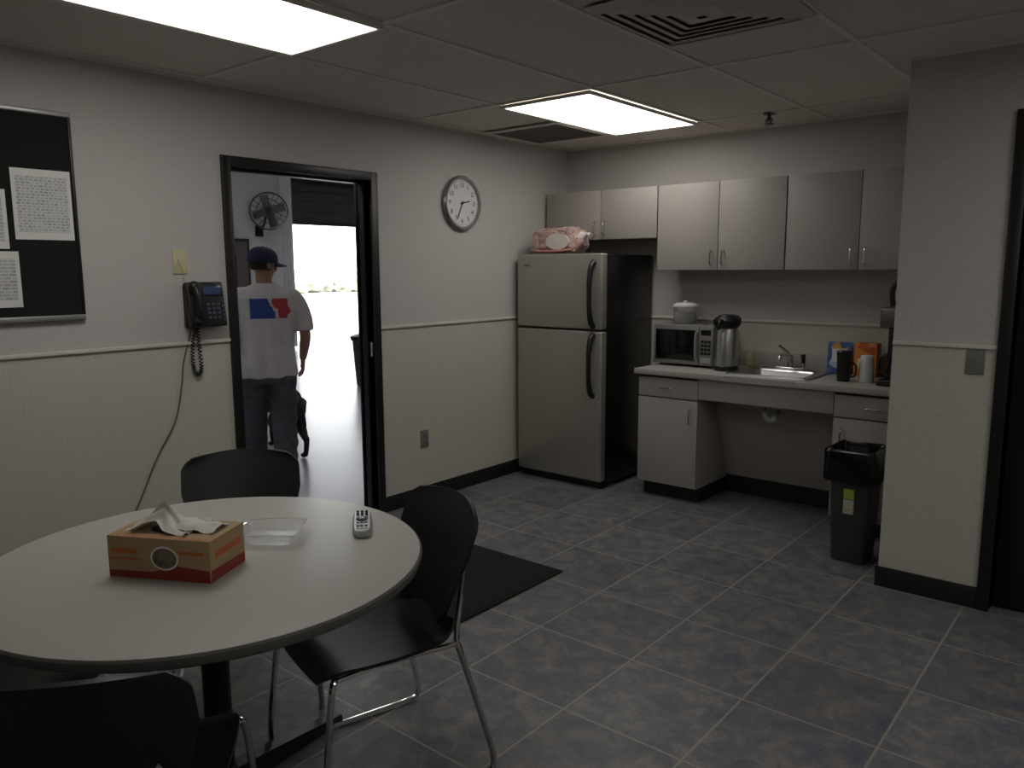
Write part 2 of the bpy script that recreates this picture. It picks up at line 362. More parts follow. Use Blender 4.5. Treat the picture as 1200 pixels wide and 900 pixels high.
# faucet
b=B('kitchen_faucet'); fx,fy=1.86,5.04
b.box((fx-.1,fy-.022,.879),(fx+.1,fy+.022,.893),CHROME,.006,3)
b.cyl((fx,fy,.89),(fx,fy,.95),.02,CHROME,r1=.017,n=20,bev=.003)
b.tube([(fx,fy,.93),(fx,fy-.03,.965),(fx,fy-.1,.985),(fx,fy-.17,.98),(fx,fy-.19,.955)],.011,CHROME,n=12,sm=6)
b.sph((fx,fy,.955),.022,CHROME); b.tube([(fx,fy,.965),(fx-.03,fy+.0,.995),(fx-.075,fy-.01,1.03)],[.008,.007,.009],CHROME,n=10,sm=4)
b.cyl((fx+.085,fy,.893),(fx+.085,fy,.92),.014,CHROME,n=16,bev=.002); b.cyl((fx+.085,fy,.92),(fx+.085,fy-.01,.98),.011,BLACKP,r1=.015,n=16,bev=.003)
b.done()
# ---- refrigerator
b=B('refrigerator'); x0,x1=.05,.785; yf=4.46
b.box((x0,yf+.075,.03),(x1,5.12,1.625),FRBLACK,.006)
b.box((x0+.02,yf+.04,.0005),(x1-.02,yf+.09,.06),BLACKP,.004)
for (z0,z1) in ((.055,1.105),(1.117,1.632)):
    b.box((x0,yf,z0),(x1,yf+.07,z1),FRSILVER,.014,4); b.box((x0+.008,yf+.066,z0+.01),(x1-.008,yf+.078,z1-.01),BLACKP)
hx=x1-.07
for (za,zb) in ((.66,1.08),(1.14,1.57)):
    b.tube([(hx,yf+.005,za),(hx,yf-.03,za+.03),(hx,yf-.05,za+.12),(hx,yf-.052,(za+zb)/2),(hx,yf-.05,zb-.12),(hx,yf-.03,zb-.03),(hx,yf+.005,zb)],[.022,.020,.017,.016,.017,.020,.022],BLACKP,n=12,sm=5)
b.box((x0+.06,yf-.002,1.545),(x0+.12,yf,1.56),GRAYP)
b.box((x1-.09,yf+.01,1.63),(x1-.01,yf+.09,1.648),BLACKP,.004)
for xx in (x0+.06,x1-.06): b.cyl((xx,yf+.12,0.0005),(xx,yf+.12,.03),.02,BLACKP,n=12); b.cyl((xx,5.05,0.0005),(xx,5.05,.03),.02,BLACKP,n=12)
b.done()
# wrapped bakery package on the fridge
def patch_mat(name,c1,c2,c3,sc):
    m,nt,p=new_mat(name); N=nt.nodes;L=nt.links
    tc=N.new('ShaderNodeTexCoord'); n=N.new('ShaderNodeTexVoronoi'); n.inputs['Scale'].default_value=sc; L.new(tc.outputs['Object'],n.inputs['Vector'])
    r=N.new('ShaderNodeValToRGB'); r.color_ramp.interpolation='CONSTANT'; e=r.color_ramp.elements; e[0].color=c1; e[1].position=.6; e[1].color=c2; e3=e.new(.78); e3.color=c3
    sp=N.new('ShaderNodeSeparateColor'); L.new(n.outputs['Color'],sp.inputs[0]); L.new(sp.outputs[0],r.inputs['Fac']); L.new(r.outputs['Color'],p.inputs['Base Color']); p.inputs['Roughness'].default_value=.25
    return m
FILM=M('pink_film',c(226,192,186),.15,alpha=.55,bump=.4,bscale=25,var=.12,vscale=12); BUN=M('bread_crust',c(170,128,98),.6,var=.2,vscale=25); PINK=M('package_pink',c(206,140,132),.35,var=.1,vscale=20); WLAB=M('package_label',c(222,212,206),.4)
b=B('bread_package')
def pillow(ce,sc,seed,m,amp,ex):
    t=bmesh.new(); bmesh.ops.create_icosphere(t,subdivisions=5,radius=1)
    for v in t.verts:
        p=v.co.copy(); q=V([math.copysign(abs(k)**ex,k) for k in p])
        d=noise.noise(p*2.2+V((seed,0,0)))*amp+abs(noise.noise(p*7+V((seed,5,0))))*amp*.8
        v.co=V((q.x*sc[0],q.y*sc[1],q.z*sc[2]))+p*d
        v.co.z=max(v.co.z,-sc[2]*.95)
    b.merge(t,m,Matrix.Translation(V(ce)))
zt=1.632
pillow((.32,4.62,zt+.094),(.205,.12,.09),1.3,FILM,.022,.62)
for x_ in (.19,.30,.44):
    for z_ in (.05,.115): pillow((x_,4.63,zt+z_),(.055,.07,.032),x_*9+z_,BUN,.004,.85)
lf=4.62-.125
b.loft([[V((.39+.1*math.cos(a),lf-.006+.004*math.sin(a*3),zt+.085+.055*math.sin(a))) for a in [2*math.pi*k/32 for k in range(32)]],[V((.39+.1*math.cos(a),lf-.010,zt+.085+.055*math.sin(a))) for a in [2*math.pi*k/32 for k in range(32)]]],WLAB)
b.tube([(.15,lf+.01,zt+.03),(.25,lf-.004,zt+.022),(.38,lf-.008,zt+.02),(.50,lf+.015,zt+.03)],[.01,.014,.014,.01],PINK,n=10,sm=5,flat=.6)
b.tube([(.53,4.60,zt+.12),(.56,4.59,zt+.13),(.58,4.585,zt+.135),(.61,4.58,zt+.12)],[.035,.014,.008,.024],WLAB,n=10,sm=3)
b.done()
# ---- microwave
b=B('microwave'); x0,x1,y0,y1,z0,z1=.995,1.44,4.79,5.11,.885,1.15
MWB=M('microwave_silver',c(128,126,122),.4,.3); GLS=M('dark_glass',c(10,10,12),.12)
b.box((x0,y0+.02,z0),(x1,y1,z1),MWB,.006,3)
b.box((x0+.002,y0,z0+.002),(x1-.105,y0+.02,z1-.002),MWB,.004); b.box((x0+.02,y0-.003,z0+.03),(x1-.13,y0+.003,z1-.03),GLS,.003)
b.box((x1-.103,y0,z0+.002),(x1-.002,y0+.02,z1-.002),MWB,.004)
b.box((x1-.088,y0-.002,z1-.06),(x1-.018,y0+.001,z1-.025),GLS)
for r in range(4):
    for q in range(3): b.box((x1-.088+q*.025,y0-.003,z0+.075+r*.026),(x1-.068+q*.025,y0+.001,z0+.092+r*.026),DARKM,.001)
b.box((x1-.088,y0-.004,z0+.02),(x1-.018,y0+.001,z0+.055),SILVERP,.003)
b.tube([(x1-.118,y0+.002,z0+.04),(x1-.118,y0-.025,z0+.06),(x1-.118,y0-.025,z1-.06),(x1-.118,y0+.002,z1-.04)],.006,SILVERP,n=8,sm=3)
for xx in (x0+.04,x1-.04):
    for yy in (y0+.05,y1-.04): b.cyl((xx,yy,.871),(xx,yy,.887),.012,BLACKP,n=12)
b.done()
# clear canister on the microwave
CLR=M('clear_plastic',(.93,.95,.96,1),.08,trans=.9,alpha=.55)
FILT=M('white_paper',c(228,226,220),.8)
b=B('plastic_canister'); q=(1.15,4.95,1.151)
b.lathe([(.075,.0),(.08,.01),(.082,.11),(.078,.118)],q,CLR); b.lathe([(.086,.116),(.086,.128),(.06,.14),(.03,.144)],q,WHITEP); b.cyl((1.15,4.95,1.293),(1.15,4.95,1.308),.014,WHITEP,n=16,bev=.003)
for k in range(10): b.lathe([(.055,.005+k*.007),(.07,.012+k*.007)],q,FILT,n=36)
b.done()
# airpot
b=B('coffee_airpot'); q=(1.53,4.79,.871)
b.lathe([(.075,0),(.08,.01),(.08,.03),(.076,.035)],q,BLACKP); b.lathe([(.077,.03),(.077,.25),(.068,.275),(.06,.28)],q,STEEL)
b.lathe([(.066,.27),(.078,.285),(.088,.3),(.09,.325),(.07,.345),(.03,.352)],q,BLACKP)
b.tube([(1.53,4.73,1.185),(1.53,4.69,1.19),(1.53,4.675,1.17),(1.53,4.675,1.14)],[.022,.018,.012,.01],BLACKP,n=12,sm=4)
b.tube([(1.455,4.79,1.17),(1.455,4.82,1.21),(1.53,4.85,1.225),(1.605,4.82,1.21),(1.605,4.79,1.17)],.007,BLACKP,n=8,sm=6)
b.sph((1.53,4.78,1.22),.045,BLACKP,(1.3,1.1,.35)); b.done()
# soap bottle
b=B('dish_soap_bottle'); SOAP=M('soap_beige',c(205,190,140),.3)
q=(1.60,5.02,.88); b.lathe([(.022,0),(.026,.005),(.026,.07),(.014,.09),(.01,.095)],q,SOAP,n=24); b.lathe([(.012,.092),(.012,.11),(.005,.113)],q,WHITEP,n=20); b.done()
# boxes
BLU=patch_mat('blue_box_print',c(68,98,158),c(180,200,215),c(200,150,80),22); ORG=patch_mat('orange_box_print',c(205,125,55),c(220,185,90),c(180,85,45),20)
b=B('snack_box'); X=Matrix.Translation((2.17,5.06,0))@Matrix.Rotation(.15,4,'Z'); b.box((-.075,-.03,.871),(.065,.03,1.07),BLU,.002,mx=X); b.box((-.05,-.0306,.95),(.04,-.03,1.03),WHITEP,mx=X); b.done()
b=B('snack_box'); X=Matrix.Translation((2.33,5.05,0))@Matrix.Rotation(-.1,4,'Z'); b.box((-.07,-.035,.871),(.065,.035,1.075),ORG,.002,mx=X); b.poly([(-.04,-.0357,.92),(.04,-.0357,.92),(.04,-.0357,.98),(-.04,-.0357,.98)],WHITEP,mx=X); b.done()
b=B('travel_tumbler'); q=(2.285,4.74,.871); b.lathe([(.032,0),(.036,.006),(.04,.14),(.041,.15)],q,BLACKP,n=28); b.lathe([(.043,.15),(.043,.172),(.036,.18),(.015,.182)],q,BLACKP,n=28); b.tube([(2.325,4.74,.98),(2.35,4.74,.97),(2.35,4.74,.91),(2.323,4.74,.9)],.006,BLACKP,sm=4,n=8); b.done()
b=B('disposable_cup'); q=(2.40,4.78,.871)
for k in range(5): b.lathe([(.04,k*.016),(.042,k*.016+.004),(.033,k*.016+.09),(.03,k*.016+.092)],q,WHITEP,n=28)
b.done()
# coffee maker
b=B('coffee_maker'); x0,x1,y0,y1=2.485,2.69,4.66,5.02
b.box((x0,y0,.871),(x1,y1,.905),BLACKP,.008,3); b.box((x0,y0+.2,.9),(x1,y1,1.22),BLACKP,.008,3); b.box((x0,y0,1.2),(x1,y1,1.31),M('coffee_maker_steel',c(120,112,104),.35,.7),.01,3)
b.lathe([(.06,0),(.075,.01),(.08,.06),(.06,.13),(.05,.14)],((x0+x1)/2,y0+.1,.908),GLS); b.lathe([(.052,.138),(.054,.15),(.02,.16)],((x0+x1)/2,y0+.1,.908),BLACKP)
b.tube([(x0+.035,y0+.1,1.03),(x0-.01,y0+.1,1.02),(x0-.015,y0+.1,.95),(x0+.035,y0+.1,.94)],.008,BLACKP,sm=4)
b.cyl(((x0+x1)/2,y0+.1,1.14),((x0+x1)/2,y0+.1,1.2),.05,BLACKP,r1=.07)
b.tube([(x0+.03,y0+.15,1.30),(x0+.02,y0+.15,1.40),(x0+.06,y0+.15,1.47),(x0+.1,y0+.15,1.48)],.014,BLACKP,sm=4); b.done()
# trash can with liner
b=B('trash_can'); CAN=M('trash_gray',c(58,57,57),.5); LIN=M('black_liner',c(10,10,11),.2)
tx,ty=2.53,4.235
def tr(hx,hy,z,rad): return rr(tx,ty,hx,hy,z,rad)
b.loft([tr(.085,.09,0.0005,.03),tr(.089,.094,.02,.03),tr(.108,.12,.54,.035),tr(.115,.127,.545,.035),tr(.115,.127,.58,.035),tr(.103,.115,.58,.03),tr(.085,.095,.1,.03)],CAN)
rg=[]
for k,(hx,hy,z) in enumerate([(.085,.095,.3),(.098,.11,.50),(.105,.116,.58),(.114,.126,.605),(.124,.136,.59),(.128,.14,.54),(.130,.142,.47),(.131,.143,.44)]):
    ring=rr(tx,ty,hx,hy,z,.035,7)
    for i,p in enumerate(ring):
        d=(p-V((tx,ty,p.z))).normalized(); a=.014*noise.noise(V((i*.55,k*.7,3)))+.006*math.sin(i*2.1+k)
        if k>1: p+=d*max(a,-.003)+V((0,0,.02*noise.noise(V((i*.4,k,9)))))
    rg.append(ring)
b.loft(rg,LIN,cap=False)
YG=M('label_green',c(165,180,60),.5); LBW=M('label_white',c(185,183,176),.6)
b.box((tx-.022,ty-.126,.35),(tx+.028,ty-.105,.40),YG); b.box((tx-.022,ty-.123,.27),(tx+.028,ty-.10,.345),LBW); b.box((tx-.014,ty-.1236,.29),(tx+.02,ty-.12,.30),YG)
b.done()
# wall plates
def plate(name,X,m,kind):
    b=B(name); b.box((-.036,-.058,0.0003),(.036,.058,.006),m,.002,mx=X)
    if kind=='outlet':
        for s in (-.02,.02):
            b.box((-.016,s-.013,.005),(.016,s+.013,.008),m,.003,mx=X); b.box((-.007,s-.004,.0078),(-.005,s+.006,.0085),BLACKP,mx=X); b.box((.005,s-.004,.0078),(.007,s+.006,.0085),BLACKP,mx=X)
    elif kind=='switch': b.box((-.005,-.012,.005),(.005,.012,.014),m,.002,mx=X)
    else: b.box((-.012,-.012,.005),(.012,.012,.01),m,.002,mx=X)
    b.done()
plate('wall_outlet',wallX(3.545,.42),GRAYP,'outlet'); plate('phone_jack',wallX(1.937,1.57),BEIGEP,'jack'); plate('light_switch',wallY(3.08,1.12,YP),GRAYP,'switch')
# clock
b=B('wall_clock'); X=wallX(3.92,1.965,.0005)
FACE=M('clock_face',c(222,222,220),.5); CLR_=M('clock_rim',c(150,150,150),.3,.8)
b.lathe([(.165,0),(.178,.006),(.18,.025),(.172,.036),(.158,.034),(.154,.014)],(0,0,0),CLR_,n=64,mx=X,closed=False); b.cyl((0,0,.002),(0,0,.018),.156,FACE,n=64,mx=X)
for h_ in range(1,13):
    a=math.radians(90-30*h_); b.text(str(h_),.042,BLACKP,X@Matrix.Translation((.116*math.cos(a),.116*math.sin(a),.0185)))
for k in range(60):
    a=math.radians(6*k); R=X@Matrix.Rotation(a,4,'Z'); w=.0018 if k%5==0 else .0007; b.box((.14,-w,.018),(.15,w,.0188),BLACKP,mx=R)
def hand(deg,L,w,z): b.box((-.02,-w,z),(L,w,z+.0015),BLACKP,mx=X@Matrix.Rotation(math.radians(90-deg),4,'Z'))
hand(77,.075,.004,.020); hand(205,.115,.003,.022); b.cyl((0,0,.018),(0,0,.026),.008,BLACKP,n=16,mx=X); b.done()
# bulletin board
b=B('bulletin_board'); y0,y1,z0,z1=.28,1.48,1.315,2.195
b.box((0.0005,y0,z0),(.015,y1,z1),FELT); 
b.box((0.0005,y0,z1-.02),(.022,y1,z1),ALU,.004); b.box((0.0005,y0,z0),(.024,y1,z0+.024),ALU,.004); b.box((0.0005,y1-.012,z0),(.02,y1,z1),BLACKP,.002); b.box((0.0005,y0,z0),(.02,y0+.012,z1),BLACKP,.002)
P1=lined_paper('calendar_print',.018,.012); P2=lined_paper('notice_print',.03,.014)
def sheet(ya,yb_,za,zb,p): 
    b.box((.015,ya,za),(.0165,yb_,zb),WHITEP); b.box((.0165,ya+.015,za+.03),(.0172,yb_-.015,zb-.03),p)
sheet(1.23,1.46,1.66,1.95,P1); sheet(.95,1.205,1.62,1.86,P2); sheet(1.0,1.235,1.38,1.61,P2); sheet(.5,.8,1.5,1.9,P1)
b.done()
# telephone
b=B('telephone'); X=wallX(2.03,1.36,.0005)
PH=M('phone_body',c(28,29,33),.4); BTN=M('phone_key',c(70,75,90),.5); LCD=M('phone_lcd',c(60,75,110),.2)
b.box((-.09,-.11,0),(.10,.10,.03),PH,.006,3,mx=X)
Xt=X@Matrix.Translation((0,0,.03))@Matrix.Rotation(math.radians(-9),4,'X')
b.box((-.09,-.11,-.01),(.10,.11,.03),PH,.008,3,mx=Xt)
b.box((-.01,.045,.029),(.085,.09,.034),LCD,.002,mx=Xt); b.box((-.02,.035,.026),(.095,.1,.031),BLACKP,.002,mx=Xt)
for r in range(4):
    for q in range(3): b.box((.0+q*.026,-.075+r*.022,.03),(.018+q*.026,-.061+r*.022,.034),BTN,.002,mx=Xt)
for r in range(5): b.box((.08,-.085+r*.022,.03),(.094,-.073+r*.022,.034),BTN,.002,mx=Xt)
b.tube([(-.058,-.085,.042),(-.058,-.05,.065),(-.058,.0,.07),(-.058,.05,.065),(-.058,.085,.042)],[.024,.016,.014,.016,.024],BLACKP,n=14,sm=5,mx=Xt)
b.sph((-.058,-.085,.045),.028,BLACKP,(1,1,.8),mx=Xt); b.sph((-.058,.085,.045),.028,BLACKP,(1,1,.8),mx=Xt)
path=catmull([(-.06,-.115,.05),(-.07,-.2,.03),(-.065,-.3,.02),(-.045,-.345,.02),(-.025,-.31,.02),(-.03,-.2,.02),(-.035,-.11,.02)],40)
pts=[];
for i,p in enumerate(path):
    a=i*1.0; tg=(path[min(i+1,len(path)-1)]-path[max(i-1,0)]).normalized(); s1=tg.cross(V((0,0,1))).normalized()
    pts.append(p+s1*.008*math.cos(a)+V((0,0,1))*.008*math.sin(a))
b.tube(pts,.0028,BLACKP,n=6,mx=X)
b.tube([(-.093,.2,.008),(-.085,.17,.02),(-.08,.12,.012),(-.06,.09,.01)],.003,BEIGEP,n=6,sm=5,mx=X)
b.done()
b=B('phone_cable'); CB=M('cable_gray',c(90,86,80),.5)
b.tube([(.008,1.97,1.24),(.008,1.92,1.08),(.008,1.905,.98),(.008,1.86,.80),(.008,1.76,.64),(.008,1.68,.48),(.008,1.63,.38),(.008,1.60,.28)],.0035,CB,n=6,sm=6)
b.box((0.0005,1.565,.2),(.006,1.635,.315),GRAYP,.002); b.done()
# door mat
b=B('floor_mat'); b.box((.04,2.05,0.0005),(1.46,3.1,.01),MATM,.004); b.box((.065,2.075,.01),(1.435,3.075,.012),MATM); b.done()
# ============================================================ TABLE
TX,TY,TZ=1.71,1.07,.74; TR_=.592
b=B('round_table')
b.lathe([(.05,TZ-.032),(TR_-.011,TZ-.032),(TR_-.003,TZ-.026),(TR_,TZ-.016),(TR_-.001,TZ-.006),(TR_-.006,TZ-.0012)],(TX,TY,0),TEDGE,n=96)
b.lathe([(TR_-.006,TZ-.002),(TR_-.0075,TZ-.0002),(TR_-.009,TZ),(.02,TZ)],(TX,TY,0),TABLET,n=96)
b.cyl((TX,TY,.05),(TX,TY,TZ-.04),.038,DARKM,n=32); b.cyl((TX,TY,TZ-.05),(TX,TY,TZ-.033),.16,DARKM,n=32); b.cyl((TX,TY,.02),(TX,TY,.11),.055,DARKM,r1=.042,n=32,bev=.004)
for a in (8,98,188,278):
    R=Matrix.Translation((TX,TY,0))@Matrix.Rotation(math.radians(a),4,'Z')
    b.loft([[V((.03,-.032,.02)),V((.03,.032,.02)),V((.03,.026,.09)),V((.03,-.026,.09))],[V((.30,-.028,.014)),V((.30,.028,.014)),V((.30,.022,.055)),V((.30,-.022,.055))],[V((.47,-.024,.01)),V((.47,.024,.01)),V((.47,.018,.03)),V((.47,-.018,.03))]],DARKM,mx=R)
    b.cyl((.455,0,0.0005),(.455,0,.014),.018,BLACKP,n=14,mx=R)
b.done()
# ---- chairs
def chair(x,y,fx,fy):
    b=B('dining_chair')
    def seat(u,v):
        uu=2*u-1; w=.222*(1-.20*abs(2*v-1)**5); z=.452+.012*uu*uu-.012*math.sin(math.pi*v)
        if v>.78: z-=((v-.78)/.22)**2*.035
        if v<.15: z+=((.15-v)/.15)**2*.03
        return V((uu*w,-.215+.435*v,z))
    b.surf(seat,17,21,CHAIRP,.010)
    def back(u,v):
        uu=2*u-1; w=.168+.052*min(1,v*1.6)
        if v>.84: w*=math.sqrt(max(0.0,1-((v-.84)/.16)**2*.34))
        if v<.12: w*=.86+.14*(v/.12)
        y=-.225-.085*v-.03*v*v+.045*uu*uu; z=.475+.35*v-.012*uu*uu*v
        return V((uu*w,y,z))
    b.surf(back,21,25,CHAIRP,.011)
    r=.0095
    for s in (-1,1):
        b.tube([(s*.15,.15,.432),(s*.20,.17,.43),(s*.222,.19,.40),(s*.235,.215,.2),(s*.243,.225,.045),(s*.245,.20,.012),(s*.248,.1,r),(s*.25,-.15,r),(s*.252,-.27,.012),(s*.25,-.305,.045),(s*.235,-.27,.2),(s*.215,-.215,.40),(s*.19,-.215,.45),(s*.165,-.245,.55),(s*.14,-.272,.62)],r,CHROME,n=10,sm=6)
        b.tube([(s*.205,-.205,.43),(s*.19,0,.428),(s*.205,.17,.428)],.008,CHROME,n=8,sm=4)
    b.tube([(-.19,0,.428),(.19,0,.428)],.008,CHROME,n=8); b.tube([(-.2,.17,.428),(.2,.17,.428)],.008,CHROME,n=8)
    f=V((fx,fy,0)).normalized(); return b.done(loc=(x,y,0),rotz=math.atan2(-f.x,f.y))
chair(1.915,1.44,-.28,-.96)
chair(1.205,1.475,.84,-.54)
chair(2.03,.675,-.76,.65)
chair(1.30,.74,.8,.6)
# ---- things on the table
KR=M('kraft_board',c(172,146,110),.8,var=.06); RED=M('print_red',c(140,44,32),.6); DPIC=M('print_photo',c(110,95,85),.6,var=.5,vscale=40); OR=M('print_orange',c(190,105,58),.6)
b=B('tissue_box'); X=Matrix.Translation((1.73,.975,TZ))@Matrix.Rotation(math.radians(28.4),4,'Z')
L2,W2,HB=.147,.082,.112
b.box((-L2,-W2,0.0005),(L2,W2,HB),KR,.002,mx=X)
e=.0006
b.poly([(-L2+.002,-W2-e,.003),(L2-.002,-W2-e,.003),(L2-.002,-W2-e,.034),(.05,-W2-e,.042),(-.02,-W2-e,.022),(-L2+.002,-W2-e,.02)],RED,mx=X)
b.poly([(-L2+.012,-W2-e,.05),(-.05,-W2-e,.05),(-.05,-W2-e,.056),(-L2+.012,-W2-e,.056)],OR,mx=X)
b.poly([(-L2+.012,-W2-e,.066),(-.06,-W2-e,.066),(-.06,-W2-e,.08),(-L2+.012,-W2-e,.08)],OR,mx=X)
b.poly([(.06,-W2-e,.072),(.13,-W2-e,.072),(.13,-W2-e,.082),(.06,-W2-e,.082)],OR,mx=X)
b.poly([(.018+.04*math.cos(a),-W2-e*2,.06+.032*math.sin(a)) for a in [2*math.pi*k/28 for k in range(28)]],WHITEP,mx=X)
b.poly([(.018+.035*math.cos(a),-W2-e*3,.06+.027*math.sin(a)) for a in [2*math.pi*k/28 for k in range(28)]],DPIC,mx=X)
b.poly([(L2+e,-W2+.002,.003),(L2+e,W2-.002,.003),(L2+e,W2-.002,.03),(L2+e,-W2+.002,.034)],RED,mx=X)
b.poly([(L2+e,-W2+.02,.06),(L2+e,W2-.02,.06),(L2+e,W2-.02,.08),(L2+e,-W2+.02,.08)],OR,mx=X)
b.poly([(.01+.08*math.cos(a),.045*math.sin(a),HB+e) for a in [2*math.pi*k/28 for k in range(28)]],BLACKP,mx=X)
b.poly([(-L2+.01,-W2+.006,HB+e),(L2-.01,-W2+.006,HB+e),(L2-.01,-W2+.014,HB+e),(-L2+.01,-W2+.014,HB+e)],OR,mx=X)
TIS=M('tissue_white',c(214,211,204),.9)
def tis(u,v):
    pk=max(0,1-abs(u-.42)*2.3)
    z=.006+.058*pk**1.2*(1-abs(v-.5)*1.1)+.014*noise.noise(V((u*3,v*3,1)))+.005*math.sin(v*20+u*7)
    return V((-.02+(u-.5)*.17+.014*noise.noise(V((u*3,v*3,7))),(v-.5)*.13*(1-.45*pk)+.018*noise.noise(V((u*4,v*2,2))),HB+max(z,.002)))
b.surf(tis,36,30,TIS,.0012,mx=X)
def tis2(u,v):
    return V((.05+(u-.5)*.15,.01+(v-.5)*.08,HB+.006+.024*max(0,1-abs(v-.5)*2)*(1-u*.6)+.010*noise.noise(V((u*4,v*3,11)))))
b.surf(tis2,30,20,TIS,.0012,mx=X)
b.done()
b=B('plastic_tray'); X=Matrix.Translation((1.715,1.265,TZ+.001))@Matrix.Rotation(math.radians(38),4,'Z')
TRm=M('tray_clear',(.95,.96,.97,1),.1,trans=.7,alpha=.4)
hx,hy=.098,.08
b.loft([rr(0,0,hx-.018,hy-.018,0,.018),rr(0,0,hx-.014,hy-.014,.003,.02),rr(0,0,hx-.006,hy-.006,.034,.02),rr(0,0,hx+.004,hy+.004,.036,.022),rr(0,0,hx+.004,hy+.004,.034,.022),rr(0,0,hx-.008,hy-.008,.031,.02),rr(0,0,hx-.018,hy-.018,.0015,.018)],TRm,mx=X)
b.loft([rr(0,0,hx+.005,hy+.005,.0345,.022),rr(0,0,hx+.005,hy+.005,.037,.022),rr(0,0,hx-.003,hy-.003,.037,.02),rr(0,0,hx-.003,hy-.003,.0345,.02)],M('tray_rim',c(225,225,222),.25,alpha=.55),mx=X,closed=True)
b.done()
b=B('remote_control'); X=Matrix.Translation((1.845,1.505,TZ+.0005))@Matrix.Rotation(math.radians(50),4,'Z')
def rr2(w,l,z): return [V((w*math.copysign(abs(math.cos(a))**.5,math.cos(a)),l*math.copysign(abs(math.sin(a))**.45,math.sin(a)),z)) for a in [2*math.pi*k/40 for k in range(40)]]
b.loft([rr2(.024,.105,0),rr2(.029,.11,.006),rr2(.029,.11,.016),rr2(.024,.105,.022)],SILVERP,mx=X)
for r in range(4):
    for q in range(3): b.cyl((-.012+q*.012,-.03-r*.016,.022),(-.012+q*.012,-.03-r*.016,.026),.0046,WHITEP if r%2 else BLACKP,n=10,mx=X)
b.cyl((0,.012,.022),(0,.012,.0255),.018,DARKM,n=24,mx=X); b.cyl((0,.012,.0255),(0,.012,.027),.008,SILVERP,n=16,mx=X)
for q in range(3):
    for r in range(3): b.box((-.018+q*.0135,.045+r*.018,.022),(-.009+q*.0135,.055+r*.018,.026),BLACKP,.001,mx=X)
b.done()
# ============================================================ VEHICLE BAY beyond the doorway
BW=M('bay_wall',c(200,198,196),.7,var=.03,vscale=4); BF=M('bay_floor_epoxy',c(172,173,182),.28,var=.07,vscale=3,bump=.05,bscale=30)
BC=M('bay_ceiling',c(200,200,200),.8)
bx=-9.5
b=B('floor_bay'); b.box((bx,-1.5,-.1),(-.06,14,0),BF); b.done()
b=B('ceiling_bay'); b.box((bx-.2,-1.5,3.8),(0,14.1,3.9),BC); b.done()
b=B('wall_bay_far'); b.box((bx-.2,-1.5,0),(bx,9.15,3.8),BW); b.box((bx-.2,13,0),(bx,14.1,3.8),BW); b.box((bx-.2,9.15,3.4),(bx,13,3.8),BW); b.done()
b=B('wall_bay_end'); b.box((bx,14,0),(0,14.1,3.8),BW); b.done()
b=B('wall_bay_near'); b.box((bx,-1.6,0),(-.13,-1.5,3.8),BW); b.done()
RD=M('rollup_dark',c(50,48,49),.5)
b=B('overhead_bay_door')
for k in range(5):
    z=2.45+k*.2; b.box((bx+.02,9.2,z+.003),(bx+.07,12.95,z+.197),RD,.012)
b.box((bx+.03,9.2,2.45),(bx+.055,12.95,3.45),BLACKP)
b.box((bx+.005,9.1,2.4),(bx+.09,13.0,2.46),BLACKP,.01)
b.cyl((bx+.25,9.2,3.35),(bx+.25,13,3.35),.12,DARKM,n=20)
b.done()
b=B('strip_curtain'); SC=M('curtain_white',c(215,215,215),.5)
b.surf(lambda u,v:V((bx+.18+.03*math.sin(u*26),8.86+.24*u,.05+3.3*v)),50,4,SC,.006); b.cyl((bx+.18,8.85,3.37),(bx+.18,9.12,3.37),.02,DARKM); b.done()
b=B('door_3'); DB=M('bay_door_brown',c(92,84,80),.5); b.box((bx+.001,7.3,0.0005),(bx+.05,8.25,2.1),BLKFRAME,.005); b.box((bx+.04,7.36,.01),(bx+.07,8.19,2.04),DB,.004); b.sph((bx+.1,8.1,1.0),.03,CHROME); b.box((bx+.07,7.6,1.1),(bx+.075,7.95,1.8),GLS); b.done()
# wall fan
b=B('wall_fan'); FM=M('fan_gray',c(105,106,108),.4,.5)
Y,Z,X0=8.50,2.6,bx+.35
Fm=Matrix.Translation((X0,Y,Z))@Matrix.Rotation(math.radians(-35),4,'Z')@Matrix.Rotation(math.radians(90),4,'Y')
for r,zz in ((.34,0),(.33,.06),(.33,-.06),(.22,.09),(.12,.105),(.22,-.09)):
    b.tube([(r*math.cos(a),r*math.sin(a),zz) for a in [2*math.pi*k/40 for k in range(40)]],.010 if r>.3 else .005,FM,n=6,closed=True,mx=Fm)
for k in range(20):
    a=2*math.pi*k/20; d=V((math.cos(a),math.sin(a),0))
    b.tube([d*.05+V((0,0,.11)),d*.2+V((0,0,.095)),d*.33+V((0,0,.055)),d*.34,d*.33-V((0,0,.055)),d*.2-V((0,0,.095)),d*.05-V((0,0,.11))],.0035,FM,n=5,mx=Fm)
b.cyl((0,0,-.2),(0,0,.11),.06,DARKM,mx=Fm)
for k in range(4):
    R=Fm@Matrix.Rotation(math.pi/2*k+.3,4,'Z')@Matrix.Translation((.17,0,0))@Matrix.Rotation(.5,4,'X'); b.box((-.12,-.08,-.004),(.13,.08,.004),FM,.003,mx=R)
b.tube([(bx+.005,Y,Z-.35),(bx+.1,Y,Z-.35),(bx+.25,Y,Z-.1),(X0-.1,Y,Z)],.02,DARKM,sm=4); b.box((bx+.001,Y-.08,Z-.45),(bx+.02,Y+.08,Z-.25),DARKM,.004); b.done()
